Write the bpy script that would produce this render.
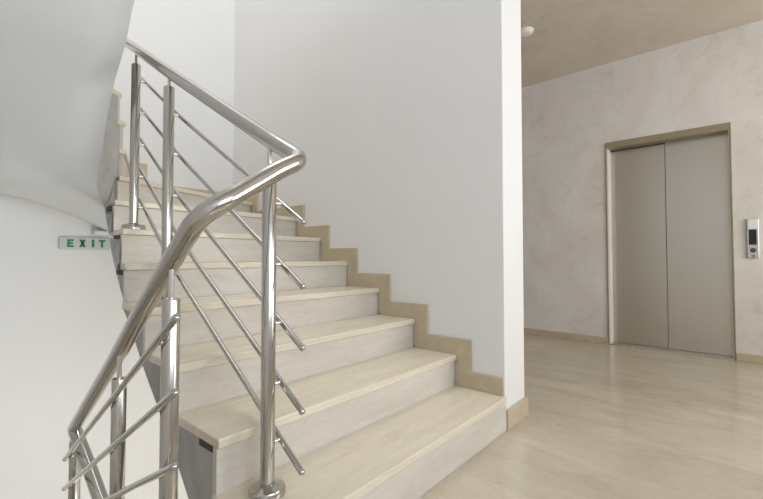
import bpy, bmesh, math
from mathutils import Vector, Matrix

for o in list(bpy.data.objects):
    bpy.data.objects.remove(o)
scene = bpy.context.scene
COL = scene.collection

# ------------------------------------------------------------------ camera
EYE = 0.869
PITCH = 0.028
AZ = 0.7045
cam_data = bpy.data.cameras.new('camera')
cam_data.sensor_fit = 'HORIZONTAL'
cam_data.sensor_width = 36.0
cam_data.lens = 409.0 / 763.0 * 36.0
cam_data.shift_y = -4.0 / 763.0
cam_data.clip_start = 0.02
cam = bpy.data.objects.new('camera', cam_data)
COL.objects.link(cam)
look = Vector((math.cos(AZ) * math.cos(PITCH), math.sin(AZ) * math.cos(PITCH), math.sin(PITCH)))
cam.location = (0, 0, EYE)
cam.rotation_euler = look.to_track_quat('-Z', 'Y').to_euler()
scene.camera = cam

# ------------------------------------------------------------------ world, lights, exposure
world = bpy.data.worlds.new('world')
scene.world = world
world.use_nodes = True
bg = world.node_tree.nodes['Background']
bg.inputs[0].default_value = (0.80, 0.90, 1.0, 1)
bg.inputs[1].default_value = 1.0

scene.view_settings.view_transform = 'Standard'
scene.view_settings.look = 'None'
scene.view_settings.gamma = 1
scene.view_settings.use_curve_mapping = False
scene.view_settings.exposure = 0.10


def area(name, loc, direction, sx, sy, power, color):
    d = bpy.data.lights.new(name, 'AREA')
    d.shape = 'RECTANGLE'
    d.size = sx
    d.size_y = sy
    d.energy = power
    d.color = color
    o = bpy.data.objects.new(name, d)
    COL.objects.link(o)
    o.location = loc
    o.rotation_euler = Vector(direction).to_track_quat('-Z', 'Y').to_euler()
    return o


# daylight through the windows, plus added fill for hall and lower wall (each lamp hangs just outside its opening)
area('daylight_rear_window', (0.45, -2.72, 1.84), (0, 1, 0), 2.2, 1.3, 68, (0.80, 0.89, 1.0))
area('added_hall_fill', (3.2, -2.72, 1.62), (0, 1, 0), 1.8, 1.5, 60, (1.0, 0.97, 0.92))  # fill light added to brighten the hall, behind an added window
area('added_lower_fill', (1.2, 0.30, -0.88), (0, 1, 0), 1.0, 1.1, 40, (1.0, 0.99, 0.95))  # added fill for the lower back wall; no door is known here
area('daylight_upper_window', (-0.3, -2.72, 4.3), (0, 1, 0), 1.2, 1.5, 55, (0.95, 0.97, 1.0))
area('daylight_skylight', (0.9, 2.2, 5.75), (0, 0, -1), 1.8, 1.8, 40, (1.0, 0.98, 0.94))


# ------------------------------------------------------------------ materials
def new_mat(name):
    m = bpy.data.materials.new(name)
    m.use_nodes = True
    nt = m.node_tree
    b = nt.nodes['Principled BSDF']
    return m, nt, b


def ramp(nt, fac, stops):
    r = nt.nodes.new('ShaderNodeValToRGB')
    while len(r.color_ramp.elements) > 1:
        r.color_ramp.elements.remove(r.color_ramp.elements[-1])
    r.color_ramp.elements[0].position = stops[0][0]
    r.color_ramp.elements[0].color = (*stops[0][1], 1)
    for p, c in stops[1:]:
        e = r.color_ramp.elements.new(p)
        e.color = (*c, 1)
    nt.links.new(fac, r.inputs[0])
    return r.outputs[0]


def coords(nt, scale=(1, 1, 1)):
    t = nt.nodes.new('ShaderNodeTexCoord')
    mp = nt.nodes.new('ShaderNodeMapping')
    mp.inputs['Scale'].default_value = scale
    nt.links.new(t.outputs['Object'], mp.inputs[0])
    return mp.outputs[0]


def noise(nt, vec, scale, detail=4, rough=0.55, dist=0.0):
    n = nt.nodes.new('ShaderNodeTexNoise')
    n.inputs['Scale'].default_value = scale
    n.inputs['Detail'].default_value = detail
    n.inputs['Roughness'].default_value = rough
    n.inputs['Distortion'].default_value = dist
    nt.links.new(vec, n.inputs['Vector'])
    return n.outputs['Fac']


def mixc(nt, fac, a, b, mode='MIX'):
    x = nt.nodes.new('ShaderNodeMix')
    x.data_type = 'RGBA'
    x.blend_type = mode
    for i, v in ((0, fac), (6, a), (7, b)):
        if hasattr(v, 'is_linked'):
            nt.links.new(v, x.inputs[i])
        elif i == 0:
            x.inputs[0].default_value = v
        else:
            x.inputs[i].default_value = (*v, 1)
    return x.outputs[2]


def bump(nt, b, h, strength, dist=0.002):
    n = nt.nodes.new('ShaderNodeBump')
    n.inputs['Strength'].default_value = strength
    n.inputs['Distance'].default_value = dist
    nt.links.new(h, n.inputs['Height'])
    nt.links.new(n.outputs[0], b.inputs['Normal'])


def plaster(name, c1, c2, scale=1.3, bs=0.15, rough=0.75):
    m, nt, b = new_mat(name)
    v = coords(nt)
    n1 = noise(nt, v, scale, 5, 0.6, 0.6)
    col = ramp(nt, n1, [(0.3, c1), (0.7, c2)])
    nt.links.new(col, b.inputs['Base Color'])
    b.inputs['Roughness'].default_value = rough
    bump(nt, b, noise(nt, v, 60, 3), bs)
    return m


def travertine(name, c1, c2, c3, rough, stretch=(1.2, 9, 9), scale=1.0, joints=None):
    m, nt, b = new_mat(name)
    v = coords(nt, stretch)
    n1 = noise(nt, v, 2.2 * scale, 6, 0.62, 0.7)
    col = ramp(nt, n1, [(0.28, c1), (0.5, c2), (0.74, c3)])
    v2 = coords(nt, tuple(s * 3 for s in stretch))
    n2 = noise(nt, v2, 6 * scale, 5, 0.7)
    veins = ramp(nt, n2, [(0.34, (0.91, 0.895, 0.87)), (0.54, (1, 1, 1))])
    col = mixc(nt, 0.7, col, veins, 'MULTIPLY')
    if joints:
        bw, rh, rot = joints
        t = nt.nodes.new('ShaderNodeTexCoord')
        mp = nt.nodes.new('ShaderNodeMapping')
        mp.inputs['Rotation'].default_value = (0, 0, rot)
        nt.links.new(t.outputs['Object'], mp.inputs[0])
        br = nt.nodes.new('ShaderNodeTexBrick')
        br.offset = 0.5
        br.inputs['Color1'].default_value = (1, 1, 1, 1)
        br.inputs['Color2'].default_value = (0.86, 0.86, 0.85, 1)
        br.inputs['Mortar'].default_value = (0.90, 0.88, 0.84, 1)
        br.inputs['Scale'].default_value = 1.0
        br.inputs['Mortar Size'].default_value = 0.0012
        br.inputs['Brick Width'].default_value = bw
        br.inputs['Row Height'].default_value = rh
        nt.links.new(mp.outputs[0], br.inputs['Vector'])
        col = mixc(nt, 1.0, col, br.outputs['Color'], 'MULTIPLY')
    nt.links.new(col, b.inputs['Base Color'])
    rr = nt.nodes.new('ShaderNodeMapRange')
    rr.inputs['To Min'].default_value = rough * 0.75
    rr.inputs['To Max'].default_value = rough * 1.3
    nt.links.new(n1, rr.inputs['Value'])
    nt.links.new(rr.outputs[0], b.inputs['Roughness'])
    bump(nt, b, n2, 0.06, 0.001)
    return m


def metal(name, col, rough, stretch=None, var=0.06):
    m, nt, b = new_mat(name)
    b.inputs['Metallic'].default_value = 1.0
    b.inputs['Base Color'].default_value = (*col, 1)
    b.inputs['Roughness'].default_value = rough
    v = coords(nt, stretch or (1, 1, 1))
    n = noise(nt, v, 14, 4)
    rr = nt.nodes.new('ShaderNodeMapRange')
    rr.inputs['To Min'].default_value = max(0.02, rough - var)
    rr.inputs['To Max'].default_value = rough + var
    nt.links.new(n, rr.inputs['Value'])
    nt.links.new(rr.outputs[0], b.inputs['Roughness'])
    return m


def plain(name, col, rough=0.5, var=0.04, metallic=0.0):
    m, nt, b = new_mat(name)
    n = noise(nt, coords(nt), 18, 3)
    c = ramp(nt, n, [(0.3, tuple(max(0, x * (1 - var)) for x in col)), (0.7, tuple(min(1, x * (1 + var)) for x in col))])
    nt.links.new(c, b.inputs['Base Color'])
    b.inputs['Roughness'].default_value = rough
    b.inputs['Metallic'].default_value = metallic
    return m


M_WHITE = plaster('white_wall_paint', (0.80, 0.79, 0.775), (0.83, 0.82, 0.81), 0.8, 0.08)
M_SOFFIT = plaster('grey_white_soffit_paint', (0.79, 0.805, 0.815), (0.81, 0.822, 0.83), 0.8, 0.05)
M_STRING = plaster('raw_grey_cement', (0.36, 0.35, 0.33), (0.53, 0.515, 0.49), 5, 0.5, 0.9)


def raw_plaster(name, base, dark, light):
    m, nt, b = new_mat(name)
    v = coords(nt)
    n1 = noise(nt, v, 1.6, 6, 0.6, 1.0)
    col = ramp(nt, n1, [(0.25, dark), (0.5, base), (0.75, light)])
    n2 = noise(nt, v, 6.5, 6, 0.65, 1.6)
    patch = ramp(nt, n2, [(0.55, (1, 1, 1)), (0.66, (0.88, 0.87, 0.86)), (0.74, (0.97, 0.97, 0.97))])
    col = mixc(nt, 0.75, col, patch, 'MULTIPLY')
    nt.links.new(col, b.inputs['Base Color'])
    b.inputs['Roughness'].default_value = 0.7
    bump(nt, b, noise(nt, v, 25, 4), 0.2)
    return m


M_HALL = raw_plaster('mottled_hall_plaster', (0.73, 0.69, 0.645), (0.65, 0.60, 0.55), (0.80, 0.765, 0.73))
M_CEIL = raw_plaster('mottled_ceiling_plaster', (0.64, 0.57, 0.49), (0.58, 0.51, 0.43), (0.68, 0.61, 0.54))
M_FLOOR = travertine('polished_travertine_floor', (0.54, 0.46, 0.35), (0.61, 0.535, 0.42), (0.67, 0.60, 0.49), 0.15,
                     (3.0, 1.1, 3), 1.0, (1.4, 0.75, math.pi / 2))
M_TREAD = travertine('cream_travertine_tread', (0.68, 0.60, 0.46), (0.75, 0.675, 0.54), (0.80, 0.735, 0.61), 0.22)
M_RISER = travertine('shaded_travertine_riser', (0.60, 0.55, 0.485), (0.66, 0.61, 0.545), (0.71, 0.665, 0.605), 0.3, (1.2, 7, 7), 0.8)  # same stone as the treads; weaker light on the risers put into the colour
M_TRIM = travertine('tan_stone_skirting', (0.48, 0.395, 0.265), (0.54, 0.45, 0.315), (0.59, 0.505, 0.37), 0.3, (2, 6, 6))
M_STEEL = metal('polished_stainless_steel', (0.53, 0.515, 0.485), 0.16, None, 0.03)
M_SATIN = metal('satin_stainless_steel', (0.70, 0.69, 0.67), 0.22, None, 0.05)
M_LIFT = metal('brushed_lift_steel', (0.62, 0.59, 0.54), 0.31, None, 0.0)
M_FRAME = plain('olive_brown_door_frame', (0.30, 0.25, 0.155), 0.4, 0.06)
M_DARK = plain('black_glass', (0.012, 0.012, 0.014), 0.12)
M_RUBBER = plain('dark_grey_plastic', (0.07, 0.068, 0.066), 0.45)
M_PANEL = metal('panel_steel', (0.62, 0.61, 0.59), 0.3)
M_PALE = plain('white_plastic', (0.82, 0.82, 0.81), 0.35)
M_SIGN = plain('pale_grey_sign_plate', (0.60, 0.62, 0.60), 0.35)
M_GREEN = plain('exit_green', (0.015, 0.22, 0.11), 0.4)
M_GROUT = plain('dark_mortar_gap', (0.09, 0.08, 0.07), 0.9, 0.2)
M_WINFRAME = plain('white_window_frame', (0.8, 0.8, 0.8), 0.35)


# ------------------------------------------------------------------ mesh helpers
def obj(name, bm, mat, parent=None, bevel=0.0, smooth=None, label=None, segs=2):
    bmesh.ops.recalc_face_normals(bm, faces=bm.faces)
    me = bpy.data.meshes.new(name)
    bm.to_mesh(me)
    bm.free()
    o = bpy.data.objects.new(name, me)
    COL.objects.link(o)
    me.materials.append(mat)
    if parent is not None:
        o.parent = parent
        o.matrix_parent_inverse = Matrix.Translation(parent.location).inverted()
    if bevel:
        md = o.modifiers.new('bevel', 'BEVEL')
        md.width = bevel
        md.segments = segs
        md.limit_method = 'ANGLE'
        md.angle_limit = math.radians(40)
    if smooth is not None:
        me.polygons.foreach_set('use_smooth', [True] * len(me.polygons))
        me.set_sharp_from_angle(angle=math.radians(smooth))
    if label:
        o['label'] = label
    return o


def thing(name, label, cat, loc=(0, 0, 0), group=None):
    o = bpy.data.objects.new(name, None)
    o.empty_display_size = 0.1
    COL.objects.link(o)
    o.location = loc
    o['label'] = label
    o['category'] = cat
    if group:
        o['group'] = group
    return o


def struct(o, label=None, cat=None):
    o['kind'] = 'structure'
    if label:
        o['label'] = label
    if cat:
        o['category'] = cat
    return o


def add_box(bm, a, b, mtx=None):
    x0, y0, z0 = a
    x1, y1, z1 = b
    vs = [bm.verts.new(p) for p in ((x0, y0, z0), (x1, y0, z0), (x1, y1, z0), (x0, y1, z0),
                                    (x0, y0, z1), (x1, y0, z1), (x1, y1, z1), (x0, y1, z1))]
    for f in ((0, 3, 2, 1), (4, 5, 6, 7), (0, 1, 5, 4), (1, 2, 6, 5), (2, 3, 7, 6), (3, 0, 4, 7)):
        bm.faces.new([vs[i] for i in f])
    if mtx is not None:
        for v in vs:
            v.co = mtx @ v.co
    return vs


def boxbm(*boxes, mtx=None):
    bm = bmesh.new()
    for a, b in boxes:
        add_box(bm, a, b, mtx)
    return bm


def prism(bm, pts, z0, z1):
    """plan polygon pts (x, y) pulled from z0 to z1"""
    lo = [bm.verts.new((x, y, z0)) for x, y in pts]
    hi = [bm.verts.new((x, y, z1)) for x, y in pts]
    n = len(pts)
    bm.faces.new(lo[::-1])
    bm.faces.new(hi)
    for i in range(n):
        j = (i + 1) % n
        bm.faces.new((lo[i], lo[j], hi[j], hi[i]))


def prism_x(bm, pts, x0, x1):
    """profile polygon pts (y, z) pulled from x0 to x1"""
    lo = [bm.verts.new((x0, y, z)) for y, z in pts]
    hi = [bm.verts.new((x1, y, z)) for y, z in pts]
    n = len(pts)
    bm.faces.new(lo)
    bm.faces.new(hi[::-1])
    for i in range(n):
        j = (i + 1) % n
        bm.faces.new((lo[i], lo[j], hi[j], hi[i]))


def fillet(pts, radii, seg=8):
    """round the corners of a polyline"""
    out = [Vector(pts[0])]
    for i in range(1, len(pts) - 1):
        p, a, b = Vector(pts[i]), Vector(pts[i - 1]), Vector(pts[i + 1])
        r = radii if not isinstance(radii, (list, tuple)) else radii[i]
        d = min(r, (a - p).length * 0.48, (b - p).length * 0.48)
        s = p + (a - p).normalized() * d
        e = p + (b - p).normalized() * d
        for k in range(seg + 1):
            t = k / seg
            out.append(s * (1 - t) ** 2 + p * 2 * t * (1 - t) + e * t * t)
    out.append(Vector(pts[-1]))
    return out


def tube(bm, pts, r, n=16, caps=True):
    pts = [Vector(p) for p in pts]
    rings = []
    t0 = (pts[1] - pts[0]).normalized()
    up = Vector((0, 0, 1)) if abs(t0.z) < 0.9 else Vector((1, 0, 0))
    nrm = (up - t0 * up.dot(t0)).normalized()
    for i, p in enumerate(pts):
        if i == 0:
            t = t0
        elif i == len(pts) - 1:
            t = (pts[-1] - pts[-2]).normalized()
        else:
            t = ((pts[i] - pts[i - 1]).normalized() + (pts[i + 1] - pts[i]).normalized()).normalized()
        nrm = (nrm - t * nrm.dot(t)).normalized()
        bn = t.cross(nrm)
        k = 1.0
        if 0 < i < len(pts) - 1:
            c = t.dot((pts[i + 1] - pts[i]).normalized())
            k = 1.0 / max(0.6, c)
        ring = []
        for j in range(n):
            a = 2 * math.pi * j / n
            ring.append(bm.verts.new(p + (nrm * math.cos(a) + bn * math.sin(a)) * r))
        rings.append(ring)
    for a, b in zip(rings, rings[1:]):
        for j in range(n):
            bm.faces.new((a[j], a[(j + 1) % n], b[(j + 1) % n], b[j]))
    if caps:
        bm.faces.new(rings[0][::-1])
        bm.faces.new(rings[-1])


def lathe(bm, prof, cx, cy, n=28):
    """prof: (r, z) from bottom to top around a vertical axis"""
    rings = []
    for r, z in prof:
        if r < 1e-6:
            rings.append([bm.verts.new((cx, cy, z))])
        else:
            rings.append([bm.verts.new((cx + r * math.cos(2 * math.pi * j / n), cy + r * math.sin(2 * math.pi * j / n), z)) for j in range(n)])
    for a, b in zip(rings, rings[1:]):
        for j in range(n):
            k = (j + 1) % n
            if len(a) == 1 and len(b) == 1:
                continue
            if len(a) == 1:
                bm.faces.new((a[0], b[k], b[j]))
            elif len(b) == 1:
                bm.faces.new((a[j], a[k], b[0]))
            else:
                bm.faces.new((a[j], a[k], b[k], b[j]))
    if len(rings[0]) > 1:
        bm.faces.new(rings[0][::-1])
    if len(rings[-1]) > 1:
        bm.faces.new(rings[-1])


def ball(bm, c, r, n=14, m=8):
    prof = [(r * math.sin(math.pi * i / m), c[2] - r * math.cos(math.pi * i / m)) for i in range(m + 1)]
    prof[0] = (0, c[2] - r)
    prof[-1] = (0, c[2] + r)
    lathe(bm, prof, c[0], c[1], n)


# ------------------------------------------------------------------ the place: dimensions
RIS, RUN, Y0 = 0.168, 0.28, 0.867
XW = 1.99            # face of the wall on the right of the flight
XL = -0.87           # left wall of the stairwell
YB = 3.50            # back wall of the stairwell
CEIL = 2.82
XE, DAZ = 4.56, 0.0242   # lift wall, slightly turned
T = 0.26             # thickness of the wall that ends in the column face
YR = -2.40           # wall behind the camera
TOP = 5.70
LOW = -1.56


# ------------------------------------------------------------------ room shell
def wall_with_hole(name, axis, pos, th, u0, u1, z0, z1, holes, mat):
    """axis 'y': wall in the plane y=pos, spans x; axis 'x': plane x=pos, spans y. holes: (u0,u1,z0,z1)"""
    bm = bmesh.new()

    def seg(a0, a1, b0, b1):
        if a1 - a0 < 1e-4 or b1 - b0 < 1e-4:
            return
        if axis == 'y':
            add_box(bm, (a0, min(pos, pos + th), b0), (a1, max(pos, pos + th), b1))
        else:
            add_box(bm, (min(pos, pos + th), a0, b0), (max(pos, pos + th), a1, b1))
    zs = sorted({z0, z1, *[h[2] for h in holes], *[h[3] for h in holes]})
    for b0, b1 in zip(zs, zs[1:]):
        cur = u0
        for h in sorted(holes):
            if h[2] <= b0 and h[3] >= b1:
                seg(cur, h[0], b0, b1)
                cur = h[1]
        seg(cur, u1, b0, b1)
    return struct(obj(name, bm, mat))


bm = bmesh.new()
prism(bm, [(XL, YR), (4.75, YR), (4.75, 3.2), (XW + T, 3.2), (XW + T, Y0 + 0.02), (XW, Y0 + 0.02), (XW, Y0), (XL, Y0)], -0.2, 0.0)
floor = struct(obj('floor', bm, M_FLOOR))

bm = bmesh.new()
prism(bm, [(XL, YR), (4.75, YR), (4.75, 3.2), (XW + T, 3.2), (XW + T, Y0 + 0.008), (XW, Y0 + 0.008), (XW, Y0 - 0.15), (XL, Y0 - 0.15)], CEIL, CEIL + 0.2)
ceiling = struct(obj('ceiling', bm, M_CEIL))

# wall on the right of the flight; its end is the bright column face
struct(obj('wall_right', boxbm(((XW, Y0 + 0.008, 0.0), (XW + T, 3.7, TOP)), ((XW, Y0 + 0.008, LOW - 0.2), (XW + T, 3.7, -0.2)),
                               ((XW, Y0 + 0.02, -0.2), (XW + T, 3.7, 0.0))), M_WHITE, bevel=0.004))
wall_with_hole('wall_back', 'y', YB, 0.2, XL - 0.2, XW, LOW - 0.2, TOP, [], M_WHITE)
wall_with_hole('wall_left', 'x', XL, -0.2, YR, YB, LOW - 0.2, TOP, [], M_WHITE)
wall_with_hole('wall_rear', 'y', YR, -0.2, XL - 0.2, 4.75, -0.2, TOP, [(-0.65, 1.55, 1.18, 2.50), (2.3, 4.1, 0.87, 2.37), (-0.9 + 0.0, 0.3, 3.55, 5.05)], M_WHITE)


# lift wall (turned a little): local frame, s along the wall, d into the wall
LW = Matrix.Translation((XE, 0, 0)) @ Matrix.Rotation(-DAZ, 4, 'Z')   # local y runs along the wall, local x into it
DY0, DY1, DZ = -0.030, 0.932, 2.015    # outer edges of the door frame
bm = bmesh.new()
for a, b in (((0, YR - 0.1, -0.2), (0.2, DY0 + 0.02, 3.02)), ((0, DY1 - 0.02, -0.2), (0.2, 3.3, 3.02)), ((0, DY0 + 0.02, DZ - 0.02), (0.2, DY1 - 0.02, 3.02)),
             ((0, DY0 + 0.02, -0.2), (0.2, DY1 - 0.02, 0.0)), ((0.2, DY0 - 0.1, -0.2), (0.24, DY1 + 0.1, DZ + 0.2))):
    add_box(bm, a, b, LW)
struct(obj('wall_lift', bm, M_HALL))
struct(obj('wall_hall_end', boxbm(((XW + T, 3.2, -0.2), (4.75, 3.4, 3.02))), M_HALL))

struct(obj('baseboard_lift', boxbm(((-0.015, YR, 0.0), (0, DY0, 0.068)), ((-0.015, DY1, 0.0), (0, 3.2, 0.068)), mtx=LW), M_TRIM, bevel=0.003))
# baseboard wrapped round the end of the dividing wall
struct(obj('baseboard_column', boxbm(((XW + 0.001, Y0 - 0.009, 0.0), (XW + T + 0.015, Y0 + 0.008, 0.098)),
                                     ((XW + T, Y0 + 0.008, 0.0), (XW + T + 0.015, 3.2, 0.098))), M_TRIM, bevel=0.003))

# upper storey shell and the low landing
struct(obj('wall_upper_hall', boxbm(((XW + T, Y0 + 0.008, 3.02), (XW + T + 0.0, Y0 + 0.2, TOP)), ((4.0, YR, 3.02), (4.2, Y0 + 0.2, TOP)), ((XW + T, Y0 + 0.008, 3.02), (4.0, Y0 + 0.2, TOP))), M_WHITE))
bm = bmesh.new()
for a, b in (((XL, YR, TOP), (4.2, 1.3, TOP + 0.2)), ((XL, 3.1, TOP), (XW, 3.7, TOP + 0.2)), ((XL, 1.3, TOP), (0.0, 3.1, TOP + 0.2)), ((1.8, 1.3, TOP), (XW + T, 3.1, TOP + 0.2))):
    add_box(bm, a, b)
struct(obj('ceiling_upper', bm, M_WHITE))
struct(obj('floor_lower', boxbm(((XL, Y0 - 0.2, LOW - 0.2), (XW, YB, LOW))), M_FLOOR))
wall_with_hole('wall_under_landing', 'y', Y0 - 0.2, -0.1, XL, XW, LOW, -0.2, [(0.65, 1.75, -1.5, -0.28)], M_WHITE)  # opening added so fill light reaches the lower back wall

# windows (behind and beside the camera)
def window(name, axis, pos, u0, u1, z0, z1):
    f = 0.05
    bm = bmesh.new()
    um = (u0 + u1) / 2
    for a0, a1, b0, b1 in ((u0, u0 + f, z0, z1), (u1 - f, u1, z0, z1), (u0 + f, u1 - f, z0, z0 + f), (u0 + f, u1 - f, z1 - f, z1), (um - f / 2, um + f / 2, z0 + f, z1 - f)):
        if axis == 'y':
            add_box(bm, (a0, pos - 0.06, b0), (a1, pos, b1))
        else:
            add_box(bm, (pos - 0.06, a0, b0), (pos, a1, b1))
    return struct(obj(name, bm, M_WINFRAME, bevel=0.004))


window('window_1', 'y', YR - 0.07, -0.65, 1.55, 1.18, 2.50)
window('window_added_hall', 'y', YR - 0.07, 2.3, 4.1, 0.87, 2.37)  # unseen window added to bring light into the hall
window('window_3', 'y', YR - 0.07, -0.9, 0.3, 3.55, 5.05)

# ------------------------------------------------------------------ staircase
# riser lines: (inner end on the well side), (outer end on the wall side)
NOSE = {
    1: ((0.617, Y0), (XW, Y0)),
    2: ((0.617, Y0 + RUN), (XW, Y0 + RUN)),
    3: ((0.617, Y0 + 2 * RUN), (XW, Y0 + 2 * RUN)),
    4: ((0.620, Y0 + 3 * RUN), (XW, Y0 + 3 * RUN)),
    5: ((0.635, Y0 + 4 * RUN), (XW, Y0 + 4 * RUN)),
    6: ((0.700, 2.240), (XW, Y0 + 5 * RUN)),
    7: ((0.740, 2.500), (XW, Y0 + 6 * RUN)),
    8: ((0.820, 2.700), (XW, 3.17)),
    9: ((0.862, 2.742), (1.15, YB)),
    10: ((0.858, 2.750), (0.62, YB)),
    11: ((0.836, 2.754), (0.10, YB)),
    12: ((0.720, 2.680), (-0.40, YB)),
    13: ((0.675, 2.450), (XL, 3.05)),
    14: ((0.660, 2.170), (XL, 2.40)),
    15: ((0.650, 1.890), (XL, 1.95)),
    16: ((0.645, 1.610), (XL, 1.61)),
    17: ((0.640, 1.330), (XL, 1.33)),
    18: ((0.640, 1.050), (XL, 1.05)),
    19: ((0.620, 0.790), (XL, 0.790)),
}
CORNER = {8: (XW, YB), 12: (XL, YB)}      # room corners met by the outer edge of a step
# underside of the stair: lower edge along the well, then along the walls (x, y, z)
INNER = [(1, .617, .867, -.30), (1.9, .617, 1.12, -.11), (2.68, .617, 1.336, .087), (2.95, .617, 1.411, .165), (3.64, .617, 1.605, .337),
         (4.13, .622, 1.745, .436), (4.75, .635, 1.916, .562), (5.85, .665, 2.190, .760), (6.5, .690, 2.383, .905), (7.05, .715, 2.507, .995),
         (7.8, .735, 2.640, 1.095), (9.0, .740, 2.675, 1.150), (10.2, .715, 2.650, 1.195), (11.2, .690, 2.610, 1.225), (12.0, .670, 2.572, 1.250),
         (12.2, .665, 2.500, 1.349), (12.7, .655, 2.374, 1.530), (13.15, .650, 2.272, 1.673), (13.6, .645, 2.174, 1.754),
         (14.2, .640, 2.055, 1.834), (14.6, .630, 1.983, 1.902), (14.9, .625, 1.928, 1.965), (16.5, .620, 1.500, 2.250), (19, .620, .790, 2.640)]
OUTER = [(1, XW - .002, .867, -.22), (7, XW - .002, 2.547, .80), (8, XW - .002, 3.17, .80), (8.42, XW - .002, YB - .002, .80), (9, 1.15, YB - .002, .965), (9.3, .993, YB - .002, 1.050),
         (9.45, .911, YB - .002, 1.094), (9.645, .809, YB - .002, 1.144), (9.97, .636, YB - .002, 1.213), (10.21, .512, YB - .002, 1.253), (10.42, .402, YB - .002, 1.264), (11, .10, YB - .002, 1.300), (12, -.40, YB - .002, 1.40), (12.5, XL + .002, YB - .002, 1.50),
         (13, XL + .002, 3.05, 1.62), (14, XL + .002, 2.40, 1.80), (15, XL + .002, 1.95, 1.98), (16, XL + .002, 1.61, 2.10), (17, XL + .002, 1.33, 2.25), (19, XL + .002, .79, 2.60)]


def along(tab, t):
    for a, b in zip(tab, tab[1:]):
        if a[0] <= t <= b[0]:
            k = (t - a[0]) / (b[0] - a[0])
            return Vector([a[i] + (b[i] - a[i]) * k for i in (1, 2, 3)])
    return Vector(tab[-1][1:])


def smooth_along(tab, t, w):
    s = Vector((0, 0, 0))
    tot = 0
    for d in (-2, -1, 0, 1, 2):
        k = 3 - abs(d)
        s += along(tab, min(19, max(1, t + d * w))) * k
        tot += k
    return s / tot


stairs = thing('staircase', 'cream travertine staircase winding up to the left beside the white wall', 'staircase', (1.3, Y0, 0))

# sloping slab: lower face lofted smoothly between the well edge and the walls, stepped on top
bm = bmesh.new()
ts = sorted({round(1 + 18 * i / 108, 4) for i in range(109)} | {8.42, 12.5, 9.3, 9.45, 9.645, 9.97, 10.21, 10.42})
NV = 10
low_rows = []
for t in ts:
    a = smooth_along(INNER, t, 0.12)
    b = along(OUTER, t)
    soft = smooth_along(INNER, t, 0.55)
    soft_b = smooth_along(OUTER, t, 0.35)
    row = []
    for j in range(NV + 1):
        q = j / NV
        p = a.lerp(b, q)
        p.z = a.lerp(soft, min(1, q * 4)).z * (1 - q) + b.lerp(soft_b, min(1, (1 - q) * 4)).z * q
        row.append(bm.verts.new(p))
    low_rows.append(row)


def unit2(a, b):
    d = Vector((b[0] - a[0], b[1] - a[1]))
    d.normalize()
    return d


def back_line(k):
    """riser line k moved back behind the stone riser slab"""
    a, b = NOSE[k]
    d = unit2(a, b)
    n = Vector((-d.y, d.x)) * 0.0345
    q = Vector(b) + n
    return Vector(a) + n, Vector((min(max(q.x, XL + 0.002), XW - 0.002), min(q.y, YB - 0.002)))


def plan(k, t):
    """point on the inner edge of the treads at parameter t"""
    k = min(18, int(math.floor(t + 1e-6)))
    a, b = back_line(k)[0].to_3d(), back_line(k + 1)[0].to_3d()
    return a.lerp(b, t - k)


prev_top = None


soffit_faces = []
for i in range(len(ts) - 1):
    for j in range(NV):
        soffit_faces.append(bm.faces.new((low_rows[i][j], low_rows[i][j + 1], low_rows[i + 1][j + 1], low_rows[i + 1][j])))
for f in soffit_faces:
    f.smooth = True
# string face along the well and the stepped top of the slab
side_faces = []
for i in range(len(ts) - 1):
    k = min(18, int(math.floor(ts[i] + 1e-4)))
    zt = RIS * k - 0.031
    pa, pb = plan(k, ts[i]), plan(k, ts[i + 1] - 1e-5)
    la, lb = low_rows[i][0], low_rows[i + 1][0]
    ua = bm.verts.new((pa.x, pa.y, zt))
    ub = bm.verts.new((pb.x, pb.y, zt))
    side_faces.append(bm.faces.new((la, lb, ub, ua)))
    if prev_top is not None and abs(prev_top.co.z - ua.co.z) > 0.01:
        side_faces.append(bm.faces.new((la, ua, prev_top)))
    prev_top = ub
    oa, ob = along(OUTER, ts[i]), along(OUTER, ts[i + 1])
    qa, qb = back_line(k)[1], back_line(k + 1)[1]
    if ts[i] == k:
        oa = qa
    if ts[i + 1] == k + 1:
        ob = qb
    va = bm.verts.new((oa.x, oa.y, zt))
    vb = bm.verts.new((ob.x, ob.y, zt))
    bm.faces.new((ua, ub, vb, va))
for k in range(1, 20):
    a, b = back_line(k)
    z0 = RIS * (k - 1) - 0.031 if k > 1 else -0.30
    z1 = RIS * k - 0.031 if k < 19 else RIS * 18
    bm.faces.new([bm.verts.new(p) for p in ((a[0], a[1], z0), (b[0], b[1], z0), (b[0], b[1], z1), (a[0], a[1], z1))])
me = bpy.data.meshes.new('sloping_slab')
for f in side_faces:
    f.material_index = 1
bm.normal_update()
bm.to_mesh(me)
bm.free()
slab = bpy.data.objects.new('sloping_slab', me)
COL.objects.link(slab)
me.materials.append(M_SOFFIT)
me.materials.append(M_STRING)
slab.parent = stairs
slab.matrix_parent_inverse = Matrix.Translation(stairs.location).inverted()
slab['label'] = 'grey-white sloping underside with a raw grey cement edge towards the well'


def offset_line(k, fwd, ext):
    """riser line k moved towards the walker by fwd and lengthened past the well edge by ext"""
    a, b = NOSE[k]
    d = unit2(a, b)
    n = Vector((d.y, -d.x))          # points down the stairs
    A = Vector(a) - d * ext + n * fwd
    B = Vector(b) + n * fwd
    return A, B


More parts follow.
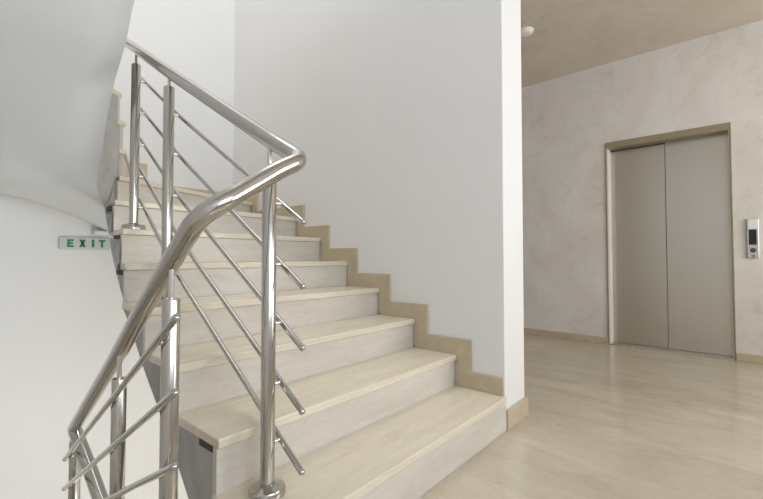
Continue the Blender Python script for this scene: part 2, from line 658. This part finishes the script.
for k in range(1, 13):
    A, B = offset_line(k, 0.003, 0.004)
    A2, B2 = offset_line(k + 1, -0.036, 0.004)
    if k in (1, 2, 3, 4, 5, 6):
        B.x = B2.x = XW - 0.001
    pts = [A, B]
    if k == 7:
        B.x = B2.x = XW - 0.001
    if k in CORNER:
        c = CORNER[k]
        pts = [A, B, Vector(c)]
    pts += [B2, A2]
    for p in pts:
        p.x = min(max(p.x, XL + 0.001), XW - 0.001)
        p.y = min(p.y, YB - 0.001)
    bm = bmesh.new()
    prism(bm, [(p.x, p.y) for p in pts], RIS * k - 0.030, RIS * k)
    obj('tread', bm, M_TREAD, stairs, bevel=0.004)
    # riser slab under the nosing
    A, B = offset_line(k, -0.012 if k > 1 else 0.0, 0.002)
    A2, B2 = offset_line(k, -0.034, 0.002)
    for p in (A, B, A2, B2):
        p.x = min(max(p.x, XL + 0.001), XW - 0.001)
        p.y = min(p.y, YB - 0.001)
    bm = bmesh.new()
    prism(bm, [(p.x, p.y) for p in (A, B, B2, A2)], RIS * (k - 1) + (0.0 if k > 1 else 0.0), RIS * k - 0.030)
    obj('riser', bm, M_RISER, stairs, bevel=0.0015)
    # rough mortar joint left open behind the riser at the well end
    if k <= 7:
        A, B = offset_line(k, -0.036, 0.003)
        A2, B2 = offset_line(k, -0.12, 0.003)
        d = unit2(*NOSE[k])
        bm = bmesh.new()
        prism(bm, [(p.x, p.y) for p in (A, A + d * 0.05, A2 + d * 0.05, A2)], RIS * k - 0.050, RIS * k - 0.0302)
        obj('mortar_joint', bm, M_GROUT, stairs)

# the flight that goes down on the left
bm = bmesh.new()
prof = []
XD = 0.545
for k in range(1, 8):
    y = Y0 + 0.001 + RUN * (k - 1)
    prof += [(y, -RIS * k), (y + RUN, -RIS * k)]
yl = Y0 + RUN * 7
prof += [(yl, -RIS * 7 - 0.33), (Y0 + 0.001, -0.42)]
prism_x(bm, prof, XL + 0.001, XD)
add_box(bm, (XL + 0.001, yl, -RIS * 8 - 0.16), (XW - 0.001, YB - 0.001, -RIS * 8))
obj('lower_flight', bm, M_TREAD, stairs, bevel=0.003, label='flight going down on the left to the lower landing')

# stepped skirting on the right wall
BAND = 0.09
prof_top, prof_low = [], []
ys = [NOSE[k][1][1] for k in range(1, 9)]
prof_low.append((ys[0] + 0.012, RIS + 0.0005))
prof_top.append((ys[0] + 0.012, RIS + BAND))
for k in range(1, 8):
    y1 = ys[k]
    prof_low += [(y1 - 0.006, RIS * k + 0.0005), (y1 - 0.006, RIS * (k + 1) + 0.0005)]
    prof_top += [(y1 - BAND, RIS * k + BAND), (y1 - BAND, RIS * (k + 1) + BAND)]
prof_low.append((YB - 0.001, RIS * 8 + 0.0005))
prof_top.append((YB - 0.001, RIS * 8 + BAND))
bm = bmesh.new()
prism_x(bm, prof_low + prof_top[::-1], XW - 0.014, XW)
struct(obj('baseboard_right', bm, M_TRIM, bevel=0.002))
# and its run along the back wall, stepping up with the winders
bm = bmesh.new()


def prism_y(bm, pts, y0, y1):
    lo = [bm.verts.new((x, y0, z)) for x, z in pts]
    hi = [bm.verts.new((x, y1, z)) for x, z in pts]
    n = len(pts)
    bm.faces.new(lo)
    bm.faces.new(hi[::-1])
    for i in range(n):
        j = (i + 1) % n
        bm.faces.new((lo[i], lo[j], hi[j], hi[i]))


z8, z9, z10, z11 = (RIS * k + 0.0005 for k in (8, 9, 10, 11))
prism_y(bm, [(XW - 0.015, z8), (1.16, z8), (1.16, z9), (0.63, z9), (0.63, z10), (0.11, z10), (0.11, z10 + BAND),
             (0.72, z10 + BAND), (0.72, z9 + BAND), (1.25, z9 + BAND), (1.25, z8 + BAND + 0.02), (XW - 0.015, z8 + BAND + 0.02)], YB - 0.014, YB)
struct(obj('baseboard_back', bm, M_TRIM, bevel=0.002))

# ------------------------------------------------------------------ stair railing
rail = thing('stair_railing', 'polished steel stair railing with round handrail turning at the foot of the flight', 'railing', (0.72, 1.05, RIS))
HR = 0.025
path = [(0.60, 1.30, 2.98), (0.60, 2.30, 2.36), (0.68, 2.66, 2.16), (0.785, 2.58, 2.090), (0.752, 2.16, 1.858), (0.725, 1.80, 1.652), (0.725, 1.089, 1.240),
        (0.728, 0.912, 1.142), (0.655, 0.912, 1.105), (0.555, 0.918, 1.037), (0.490, 0.912, 0.997), (0.447, 0.945, 0.958), (0.443, 1.024, 0.893),
        (0.455, 1.252, 0.745), (0.475, 1.567, 0.531), (0.503, 2.170, 0.130), (0.515, 2.00, 0.022), (0.522, 1.80, -0.10), (0.585, 1.55, -0.25), (0.585, 0.95, -0.61)]
rad = [0, 0.05, 0.08, 0.12, 0.2, 0.2, 0.1, 0.045, 0.05, 0.04, 0.06, 0.06, 0.06, 0.1, 0.1, 0.02, 0.1, 0.1, 0.1, 0]
bm = bmesh.new()
tube(bm, fillet(path, rad, 8), HR, 24)
obj('handrail', bm, M_STEEL, rail, smooth=50)


def rail_post(x, y, zb, zt, zr, stub=0.0):
    """round post with a domed cap, a thin pin up to the handrail and a round floor flange"""
    r = 0.0212
    bm = bmesh.new()
    lathe(bm, [(r, zb + 0.0006), (r, zt - 0.004), (r * 0.9, zt), (0.0, zt + 0.001)], x, y, 28)
    p = obj('post', bm, M_STEEL, rail, smooth=40)
    bm = bmesh.new()
    lathe(bm, [(0.0065, zt - 0.01), (0.0065, zr)], x, y, 14)
    obj('pin', bm, M_SATIN, p, smooth=40)
    bm = bmesh.new()
    lathe(bm, [(0.054, zb + 0.0006), (0.054, zb + 0.014), (0.050, zb + 0.022), (0.030, zb + 0.028), (0.0235, zb + 0.030)], x, y, 32)
    obj('base_flange', bm, M_STEEL, p, smooth=35)
    return p


PA = [(0.720, 1.057, RIS * 1, 1.125, 1.20), (0.725, 1.800, RIS * 4, 1.590, 1.63), (0.760, 2.290, RIS * 6, 1.850, 1.915)]
for a in PA:
    rail_post(*a)
PD = [(0.443, 1.070, -RIS, 0.765, 0.845), (0.464, 1.500, -RIS * 3, 0.480, 0.555), (0.503, 2.150, -RIS * 5, 0.085, 0.125)]
for a in PD:
    rail_post(*a)

BR = 0.0088


def crossbar(pts, posts, side):
    bm = bmesh.new()
    tube(bm, fillet(pts, 0.12, 6), BR, 14)
    ball(bm, pts[0], BR * 1.12)
    ball(bm, pts[-1], BR * 1.12)
    b = obj('crossbar', bm, M_STEEL, rail, smooth=50)
    for (px, py) in posts:
        # height of the bar where it passes the post
        for p, q in zip(pts, pts[1:]):
            lo, hi = min(p[1], q[1]), max(p[1], q[1])
            if lo <= py <= hi:
                k = (py - p[1]) / (q[1] - p[1])
                c = Vector(p).lerp(Vector(q), k)
                bm = bmesh.new()
                tube(bm, [Vector((px + side * 0.015, py, c.z)), Vector((c.x, py, c.z))], 0.0065, 12)
                obj('standoff', bm, M_SATIN, b, smooth=50)
                break


# up the flight: five bars on the stair side of the posts
for z0, z1, z2 in ((0.972, 1.478, 1.800), (0.783, 1.308, 1.636), (0.604, 1.130, 1.474), (0.420, 0.962, 1.312), (0.246, 0.795, 1.152)):
    crossbar([(0.766, 0.955, z0), (0.768, 1.80, z1), (0.815, 2.37, z2 + 0.02)], [(p[0], p[1]) for p in PA], 1)
# down the left flight: five bars, again on the stair side
for z0, z2 in ((0.733, 0.017), (0.567, -0.105), (0.405, -0.240), (0.228, -0.40), (0.06, -0.56)):
    crossbar([(0.402, 0.945, z0), (0.469, 2.150, z2)], [(p[0], p[1]) for p in PD[:2]], -1)

# ------------------------------------------------------------------ lift doors
def liftpart(name, boxes, mat, parent, bevel=0.002, label=None):
    bm = bmesh.new()
    for a, b in boxes:
        add_box(bm, a, b, LW)
    return obj(name, bm, mat, parent, bevel=bevel, label=label)


lift = thing('elevator_door', 'brushed steel two-panel elevator door in an olive-brown frame', 'elevator door', LW @ Vector((0.05, 0.45, 0)))
fw = 0.010
REC = 0.105
liftpart('door_frame', [((-0.012, DY0, 0), (REC + 0.03, DY0 + fw, DZ)), ((-0.012, DY1 - fw, 0), (REC + 0.03, DY1, DZ)),
                        ((-0.012, DY0 + fw, DZ - 0.06), (REC + 0.03, DY1 - fw, DZ))], M_FRAME, lift, label='olive-brown metal frame')
ym = 0.452
liftpart('door_panel', [((REC, DY0 + fw, 0.012), (REC + 0.035, ym - 0.003, DZ - 0.06))], M_LIFT, lift)
liftpart('door_panel', [((REC + 0.012, ym + 0.001, 0.012), (REC + 0.05, DY1 - fw, DZ - 0.06))], M_LIFT, lift)
liftpart('jamb_lining', [((0.012, DY1 - fw - 0.004, 0.012), (REC, DY1 - fw, DZ - 0.06)), ((0.012, DY0 + fw, 0.012), (REC, DY0 + fw + 0.004, DZ - 0.06))], M_LIFT, lift)
liftpart('header_gap', [((REC + 0.001, DY0 + fw, DZ - 0.074), (REC + 0.012, DY1 - fw, DZ - 0.06))], M_RUBBER, lift, label='dark gap above the door panels')
liftpart('sill', [((-0.004, DY0 + fw, 0.0), (REC + 0.06, DY1 - fw, 0.011))], M_LIFT, lift, label='metal threshold plate')

# call panel
py0, py1, pz0, pz1 = -0.190, -0.112, 0.860, 1.185
call = thing('elevator_call_panel', 'tall narrow steel call panel on the wall right of the elevator door', 'call panel', LW @ Vector((-0.01, (py0 + py1) / 2, pz0)))
liftpart('faceplate', [((-0.020, py0, pz0), (0.0, py1, pz1))], M_PANEL, call, bevel=0.006)
liftpart('top_cover', [((-0.024, py0 + 0.012, pz1 - 0.085), (-0.020, py1 - 0.012, pz1 - 0.008))], M_PALE, call, bevel=0.001, label='pale upper cover')
liftpart('display', [((-0.024, py0 + 0.016, pz1 - 0.215), (-0.020, py1 - 0.014, pz1 - 0.090))], M_DARK, call, bevel=0.001, label='black display window')
bm = bmesh.new()
c = Vector((-0.020, (py0 + py1) / 2, pz1 - 0.262))
tube(bm, [LW @ c, LW @ (c + Vector((-0.006, 0, 0)))], 0.019, 24)
obj('button', bm, M_RUBBER, call, bevel=0.001, smooth=40, label='round dark button')
liftpart('keyhole_plate', [((-0.023, py0 + 0.028, pz0 + 0.012), (-0.020, py1 - 0.028, pz0 + 0.022))], M_RUBBER, call, bevel=0.0005)

# ------------------------------------------------------------------ exit sign on the back wall
sx0, sx1, sz0, sz1 = 0.700, 1.002, 0.922, 1.006
sign = thing('exit_sign', 'small pale EXIT sign with green letters on the back wall under the stairs', 'sign', ((sx0 + sx1) / 2, YB, sz0))
obj('sign_plate', boxbm(((sx0, YB - 0.022, sz0), (sx1, YB, sz1))), M_SIGN, sign, bevel=0.004)
fy = YB - 0.0245


def strokes(name, polys):
    bm = bmesh.new()
    for p in polys:
        prism_y(bm, p, fy, fy + 0.003)
    return obj(name, bm, M_GREEN, sign)


def rect(x0, z0, x1, z1):
    return [(x0, z0), (x1, z0), (x1, z1), (x0, z1)]


lz0, lz1 = sz0 + 0.016, sz1 - 0.014
h = lz1 - lz0
w = 0.013
x = sx0 + 0.044
strokes('letter_E', [rect(x, lz0, x + w, lz1), rect(x + w, lz0, x + 0.036, lz0 + w), rect(x + w, lz1 - w, x + 0.036, lz1), rect(x + w, lz0 + h / 2 - w / 2, x + 0.032, lz0 + h / 2 + w / 2)])
x = sx0 + 0.112
strokes('letter_X', [[(x, lz0), (x + 0.015, lz0), (x + 0.040, lz1), (x + 0.025, lz1)], [(x + 0.025, lz0), (x + 0.040, lz0), (x + 0.015, lz1), (x, lz1)]])
x = sx0 + 0.187
strokes('letter_I', [rect(x, lz0, x + 0.015, lz1)])
x = sx0 + 0.230
strokes('letter_T', [rect(x + 0.013, lz0, x + 0.027, lz1 - w), rect(x, lz1 - w, x + 0.040, lz1)])

# small white fitting above the sign
fit = thing('wall_fitting', 'small white fitting on the back wall just above the exit sign', 'light fitting', (0.94, YB, 1.055))
obj('housing', boxbm(((0.890, YB - 0.07, 1.030), (0.985, YB, 1.058))), M_PALE, fit, bevel=0.008)

# ------------------------------------------------------------------ hall ceiling lamp half hidden by the dividing wall
lx, ly = 3.455, 1.305
lamp = thing('ceiling_lamp', 'small round white lamp on the hall ceiling behind the dividing wall edge', 'ceiling lamp', (lx, ly, CEIL))
bm = bmesh.new()
lathe(bm, [(0.064, CEIL - 0.016), (0.067, CEIL - 0.013), (0.067, CEIL)], lx, ly, 36)
obj('lamp_base', bm, M_PALE, lamp, smooth=40)
bm = bmesh.new()
lathe(bm, [(0.0, CEIL - 0.034), (0.025, CEIL - 0.033), (0.042, CEIL - 0.030), (0.055, CEIL - 0.024), (0.060, CEIL - 0.016)], lx, ly, 36)
obj('lamp_diffuser', bm, M_PALE, lamp, smooth=60)
